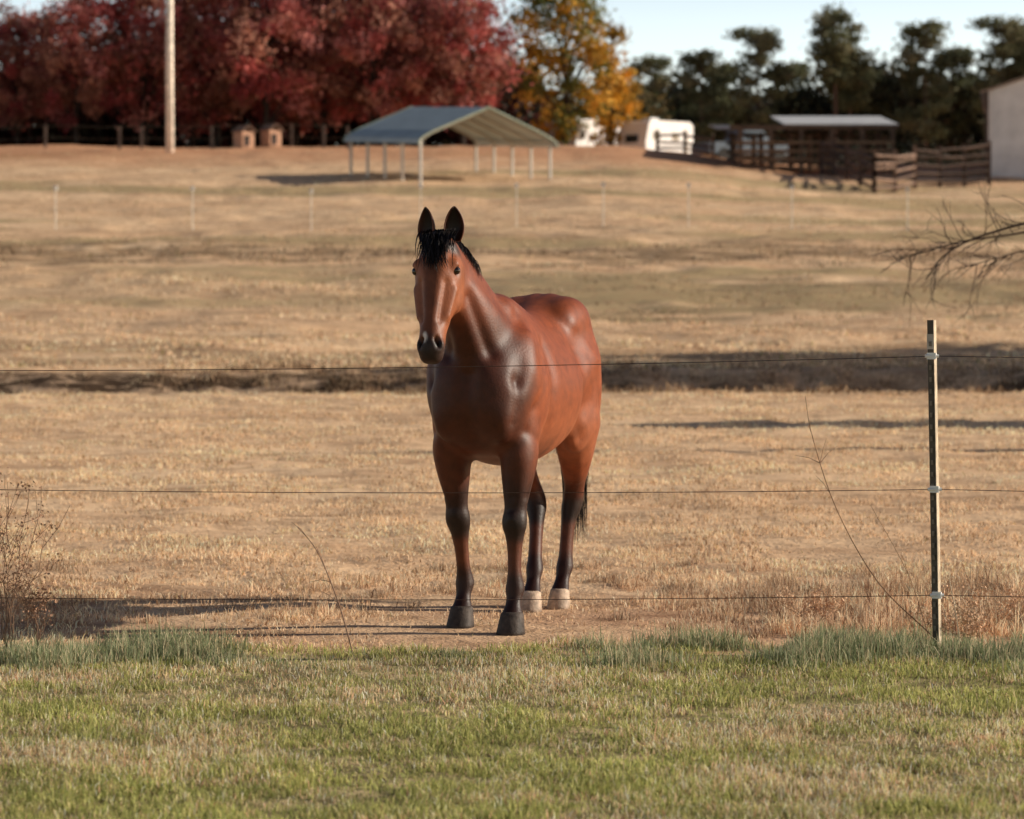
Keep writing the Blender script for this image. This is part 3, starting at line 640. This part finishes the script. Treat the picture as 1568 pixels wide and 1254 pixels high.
# ------------------------------------------------------------------ carport
cp = empty('metal_carport'); th = math.radians(27); O = np.array([-3.75, 124.8]); Wd, Ld = 6.0, 7.0
ex = np.array([math.cos(th), math.sin(th)]); ey = np.array([-math.sin(th), math.cos(th)])
def cpt(a, b, z, g=False): q = O+ex*a+ey*b; return (q[0], q[1], z+(0 if g else .06*b))
ze, zr = 8.55, 9.95; gal = (.62, .58, .52)
mb = MB()
for sd in (0, Wd):
    for j in range(5):
        b = Ld*j/4; q = cpt(sd, b, 0); mb.tube([cpt(sd, b, g1(q[0], q[1])-.2, True), cpt(sd, b, ze)], .075, gal, 6)
    mb.tube([cpt(sd, 0, ze), cpt(sd, Ld, ze)], .05, gal, 6)
mkobj('posts', mb.mesh('posts'), M_metal, cp); mb = MB()
for j in range(5):
    b = Ld*j/4; mb.tube([cpt(0, b, ze), cpt(.5, b, ze+.30), cpt(Wd/2, b, zr-.06), cpt(Wd-.5, b, ze+.30), cpt(Wd, b, ze)], .04, (.42, .38, .32), 6)
mkobj('rafters', mb.mesh('rafters'), M_metal, cp)
prof = [(-.22, ze-.16), (-.16, ze+.02), (0, ze+.14), (.5, ze+.40), (Wd/2, zr+.02), (Wd-.5, ze+.40), (Wd, ze+.14), (Wd+.16, ze+.02), (Wd+.22, ze-.16)]
mb = MB(); nb = 70; Vv = []; 
for j in range(nb+1):
    b = -.25+(Ld+.5)*j/nb; off = .022*(j % 2)
    for a_, z_ in prof: Vv.append(cpt(a_, b, z_+off))
T = []; kq = len(prof)
for j in range(nb):
    for i in range(kq-1): q = j*kq+i; T += [(q, q+1, q+kq+1), (q, q+kq+1, q+kq)]
mb.add(Vv, T, (.38, .44, .46)); ro = mkobj('roof', mb.mesh('roof'), M_metal, cp); so = ro.modifiers.new('s', 'SOLIDIFY'); so.thickness = .03; so.offset = -1
mb = MB(); 
for bb in (-.27, Ld+.27): mb.tube([cpt(a_, bb, z_) for a_, z_ in prof], .045, (.36, .42, .33), 5)
mkobj('roof_trim', mb.mesh('trim'), M_metal, cp)

# ------------------------------------------------------------------ utility pole
mb = MB(); x_, y_ = -16.4, 146; z_ = g1(x_, y_); mb.tube([(0, 0, -.5), (0, 0, 5), (.05, 0, 11)], [.2, .18, .14], (.88, .78, .66), 12)
mb.box((0, 0, 10), (2.2, .1, .12), (.3, .22, .16)); mkobj('utility_pole', mb.mesh('pole', True), M_wood, None, (x_, y_, z_))
# ------------------------------------------------------------------ barn right
X0, X1, Yb = 0, 8.7, 0; zb = -.8; zt = 4.05; zrr = 5.5; dp = 14
bn = empty('metal_barn', (21.8, 140, 7.55), math.radians(-9.5)); mb = MB()
xm = (X0+X1)/2; nx_ = 90; Vv = []; T = []
for i in range(nx_+1):
    q = X0+(X1-X0)*i/nx_; zt_ = zt+(zrr-zt)*(1-abs(q-xm)/(xm-X0)); yy = Yb-.03*(i % 2); Vv += [(q, yy, zb), (q, yy, zt_)]
for i in range(nx_): a_ = i*2; T += [(a_, a_+2, a_+3), (a_, a_+3, a_+1)]
mb.add(Vv, T, (.76, .73, .72))
mb.box((X0+.02, Yb+dp/2, (zb+zt)/2), (.04, dp-.1, zt-zb), (.36, .35, .36)); mb.box((X1-.02, Yb+dp/2, (zb+zt)/2), (.04, dp-.1, zt-zb), (.36, .35, .36))
mb.box((xm, Yb+dp, (zb+zt)/2), (X1-X0-.1, .04, zt-zb), (.36, .35, .36)); mkobj('walls', mb.mesh('walls'), M_metal, bn)
mb = MB(); sl = math.atan2(zrr-zt, xm-X0); lr = (xm-X0)/math.cos(sl)+.3
for s_ in (-1, 1):
    mb.box((xm+s_*(lr/2)*math.cos(sl), Yb+dp/2, zrr+.07-(lr/2)*math.sin(sl)), (lr-.01, dp+.4, .08), (.30, .22, .17), 0, (s_*sl, 'Y'))
mkobj('roof', mb.mesh('roof'), M_metal, bn)
mb = MB(); mb.box((X0+.02, Yb-.08, (zb+zt)/2), (.16, .05, zt-zb), (.10, .07, .06)); mb.box((xm, Yb-.08, 1.2), (3.4, .06, 3.2), (.25, .2, .17)); mkobj('door_trim', mb.mesh('door'), M_wood, bn)
# ------------------------------------------------------------------ pole barn
pb = empty('open_pole_barn'); mb = MB(); wd = (.13, .085, .06)
for x_ in np.linspace(10.8, 18, 6):
    for y_ in (144, 149.6): zz_ = g1(x_, y_); mb.box((x_, y_, (zz_+10.3)/2), (.2, .2, 10.3-zz_), wd)
mb.box((14.3, 144.0, 10.22), (8.0, .12, .2), wd); mb.box((14.3, 149.6, 10.5), (8.0, .12, .2), wd); mkobj('frame', mb.mesh('frame'), M_wood, pb)
mb = MB(); mb.box((15.5, 147, 10.72), (5.4, 6.2, .06), (.66, .65, .64), .02, (math.radians(7), 'X')); mb.box((11.3, 147.2, 10.4), (3.2, 6.5, .06), (.12, .10, .09), 0, (math.radians(5), 'X')); mkobj('roof', mb.mesh('roof'), M_metal, pb)
mb = MB()
for q in (.4, .8, 1.2, 1.6):
    mb.box((14.3, 143.8, g1(14, 143.8)+q), (7.6, .05, .13), (.24, .15, .09)); mb.box((14.3, 149.4, g1(14, 149.4)+q), (7.6, .05, .14), (.10, .07, .05))
for q in np.linspace(-3.6, 3.6, 9): mb.box((14.3+q, 146.2, g1(14, 146)+.9), (.1, 1.5, 1.7), np.array((.14, .09, .06))*(.6+rs.rand()))
mkobj('rails', mb.mesh('rails'), M_wood, pb)
def rail_fence(x0, y0, x1, y1, nseg, rails, hh, col, name='wooden_corral_fence'):
    mb = MB(); r = np.random.RandomState(int(abs(x0)*7) % 97)
    for i in range(nseg+1):
        f = i/nseg; x_, y_ = x0+(x1-x0)*f, y0+(y1-y0)*f; z_ = g1(x_, y_); mb.box((x_, y_, z_+hh/2-.1), (.17, .17, hh+.3+.2*r.rand()), np.array(col)*.8)
        if i < nseg:
            xa, ya = x0+(x1-x0)*(i+1)/nseg, y0+(y1-y0)*(i+1)/nseg; za = g1(xa, ya)
            for q in range(rails):
                zq = hh*(q+.6)/rails+r.normal()*.04; mb.tube([(x_, y_-.12, z_+zq), (xa, ya-.12, za+zq+r.normal()*.06)], .065, np.array(col)*(.5+.9*r.rand()), 4)
    mkobj(name, mb.mesh('rail'), M_wood)
rail_fence(15.6, 131, 17.6, 133, 2, 5, 1.75, (.24, .16, .12)); rail_fence(17.8, 134.5, 21.3, 136, 3, 5, 1.8, (.11, .075, .06)); rail_fence(15.6, 131, 14.6, 143.5, 4, 5, 1.6, (.11, .07, .055))
rail_fence(9.9, 150, 7.2, 151, 2, 3, 1.0, (.2, .13, .09))
# fence posts at the top of the field under the trees
mb = MB()
for x_ in (-27.5, -23.3, -19.6, -18.5, -15, -11.0, -9.4, -8.2): z_ = g1(x_, 152); mb.box((x_, 152, z_+.5), (.13, .13, 1.3), (.14, .10, .08))
for q in (.5, 1.1): mb.tube([(x_, 151.9, g1(x_, 152)+q) for x_ in np.linspace(-27.5, -8.2, 12)], .012, (.1, .08, .06), 4)
mkobj('post_fence', mb.mesh('pf'), M_wood)
# field fence on the slope
mb = MB(); pr = None
for x_ in (-19.5, -15, -10.5, -6.6, -3, .15, 3.0, 5.8, 9.2, 13):
    y_ = 100.; z_ = g1(x_, y_); mb.tube([(x_, y_, z_-.1), (x_, y_, z_+1.35)], .022, (.8, .72, .6), 6); mb.box((x_, y_, z_+1.38), (.11, .11, .13), (.88, .86, .82))
    if pr: 
        for q in (.7, 1.25): mb.tube([(pr[0], y_-.03, pr[1]+q), ((pr[0]+x_)/2, y_-.03, (pr[1]+z_)/2+q-.03), (x_, y_-.03, z_+q)], .004, (.3, .28, .25), 4)
    pr = (x_, z_)
mkobj('field_fence', mb.mesh('ff'), M_wood)
# ------------------------------------------------------------------ campers and truck
def camper(x, y, ln, h, rz=0):
    e = empty('camper_trailer', (x, y, g1(x, y)), rz); mb = MB(); w = 2.3
    pr_ = [(-ln/2, .55), (-ln/2-.02, h*.55), (-ln/2+.25, h-.12), (-ln/2+.55, h), (ln/2-.3, h), (ln/2-.02, h-.2), (ln/2, .55)]
    Vv = [(a, -w/2, b) for a, b in pr_]+[(a, w/2, b) for a, b in pr_]; k = len(pr_); T = []
    for i in range(k): j = (i+1) % k; T += [(i, j, j+k), (i, j+k, i+k)]
    for i in range(1, k-1): T += [(0, i+1, i), (k, k+i, k+i+1)]
    mb.add(Vv, T, (.88, .88, .87)); mb.box((-ln*.1, 0, h+.1), (.7, .6, .2), (.7, .7, .7)); mkobj('shell', mb.mesh('shell'), M_paint, e)
    mb = MB()
    for q in (-.28, .12): mb.box((ln*q, -w/2-.01, h*.68), (ln*.14, .03, h*.16), (.03, .035, .04))
    mb.box((ln*.36, -w/2-.012, h*.52), (ln*.10, .03, h*.55), (.6, .6, .6)); mb.box((0, -w/2-.008, .75), (ln*.96, .02, .09), (.2, .25, .35))
    for s_ in (-1, 1): mb.box((s_*(ln/2+.012), 0, h*.62), (.03, 1.0, h*.16), (.03, .035, .04))
    mkobj('windows', mb.mesh('w'), M_glass, e); mb = MB()
    for a_ in (-.25, .35):
        for s_ in (-1, 1): mb.tube([(a_, s_*(w/2-.15), .34), (a_, s_*(w/2+.03), .34)], .34, (.02, .02, .02), 14)
    mb.box((-ln/2-.5, 0, .55), (1.1, .12, .1), (.1, .1, .1)); mkobj('wheels', mb.mesh('wh'), M_paint, e)
camper(8.3, 176, 3.9, 2.75, .75); camper(5.6, 184, 6.2, 3.1, .65); camper(3.8, 179, 2.6, 2.7, .8)
def truck(x, y, rz, col):
    e = empty('pickup_truck', (x, y, g1(x, y)), rz); mb = MB(); w = 1.9
    pr_ = [(-2.6, .45), (-2.6, 1.05), (-.55, 1.08), (-.4, 1.75), (.75, 1.78), (1.35, 1.15), (2.55, 1.0), (2.65, .45)]
    k = len(pr_); Vv = [(a, -w/2+(.12 if b > 1.5 else 0), b) for a, b in pr_]+[(a, w/2-(.12 if b > 1.5 else 0), b) for a, b in pr_]; T = []
    for i in range(k): j = (i+1) % k; T += [(i, j, j+k), (i, j+k, i+k)]
    for a_, b_, c_ in ((0, 1, 2), (0, 2, 7), (2, 5, 7), (5, 6, 7), (2, 3, 4), (2, 4, 5)): T += [(a_, c_, b_), (a_+k, b_+k, c_+k)]
    mb.add(Vv, T, col); mkobj('bodywork', mb.mesh('b'), M_paint, e); mb = MB()
    for s_ in (-1, 1): mb.box((.2, s_*(w/2-.05), 1.42), (1.1, .06, .4), (.03, .04, .05))
    mkobj('windows', mb.mesh('w'), M_glass, e); mb = MB()
    for a_ in (-1.7, 1.75):
        for s_ in (-1, 1): mb.tube([(a_, s_*(w/2-.2), .38), (a_, s_*(w/2+.02), .38)], .38, (.02, .02, .02), 14)
    mkobj('wheels', mb.mesh('wh'), M_paint, e)
truck(12.3, 163, .5, (.12, .16, .20)); 
# dog houses under the trees
for x_, y_ in ((-13.3, 151), (-12.0, 151.6)):
    e = empty('dog_house', (x_, y_, g1(x_, y_)), .7); mb = MB(); mb.box((0, 0, .4), (.7, .8, .8), (.50, .29, .19)); mb.box((-.1, -.41, .35), (.3, .03, .5), (.05, .035, .03)); mkobj('walls', mb.mesh('w'), M_wood, e)
    mb = MB(); mb.box((-.2, 0, .95), (.55, .95, .05), (.22, .14, .10), 0, (-.6, 'Y')); mb.box((.2, 0, .95), (.55, .95, .05), (.22, .14, .10), 0, (.6, 'Y')); mkobj('roof', mb.mesh('r'), M_wood, e)

# ------------------------------------------------------------------ light, sky, camera
EL = math.radians(21.5); AZ = math.radians(-5)
S = Vector((math.cos(EL)*math.cos(AZ), -math.cos(EL)*math.sin(AZ), math.sin(EL)))
ld = bpy.data.lights.new('sun', 'SUN'); ld.energy = 5; ld.angle = math.radians(.5); ld.color = (1, .91, .77)
lo = bpy.data.objects.new('sun', ld); COL.objects.link(lo); lo.rotation_euler = S.to_track_quat('Z', 'Y').to_euler(); lo.location = (30, -5, 30)
w = bpy.data.worlds.new('World'); sc.world = w; w.use_nodes = True; nt = w.node_tree; bg = nt.nodes['Background']
sky = nt.nodes.new('ShaderNodeTexSky'); sky.sky_type = 'NISHITA'; sky.sun_disc = False; sky.sun_elevation = EL; sky.sun_rotation = math.radians(85); sky.air_density = 1; sky.dust_density = 1.0
# sky scaled by elevation: visible horizon band boosted, fill from above kept low
tc = nt.nodes.new('ShaderNodeTexCoord'); sp = nt.nodes.new('ShaderNodeSeparateXYZ'); nt.links.new(tc.outputs['Generated'], sp.inputs[0])
mr = nt.nodes.new('ShaderNodeMapRange'); mr.interpolation_type = 'SMOOTHSTEP'; mr.inputs[1].default_value = .08; mr.inputs[2].default_value = .17; mr.inputs[3].default_value = 4.2; mr.inputs[4].default_value = .85
nt.links.new(sp.outputs[2], mr.inputs[0])
vm = nt.nodes.new('ShaderNodeVectorMath'); vm.operation = 'SCALE'; nt.links.new(sky.outputs[0], vm.inputs[0]); nt.links.new(mr.outputs[0], vm.inputs['Scale'])
vt = nt.nodes.new('ShaderNodeVectorMath'); vt.operation = 'MULTIPLY'; vt.inputs[1].default_value = (1.03, .96, 1.02); nt.links.new(vm.outputs[0], vt.inputs[0])
nt.links.new(vt.outputs[0], bg.inputs[0]); bg.inputs[1].default_value = .06
cd = bpy.data.cameras.new('camera'); cam = bpy.data.objects.new('camera', cd); COL.objects.link(cam); sc.camera = cam
cam.location = (0, 0, 1.6); cam.rotation_euler = (math.radians(90-1.885), 0, 0); cd.lens = 106.8; cd.sensor_width = 36; cd.clip_end = 6000
cd.dof.use_dof = True; cd.dof.focus_distance = 14.3; cd.dof.aperture_fstop = 3.8
sc.view_settings.view_transform = 'Standard'; sc.view_settings.look = 'None'; sc.view_settings.exposure = 0
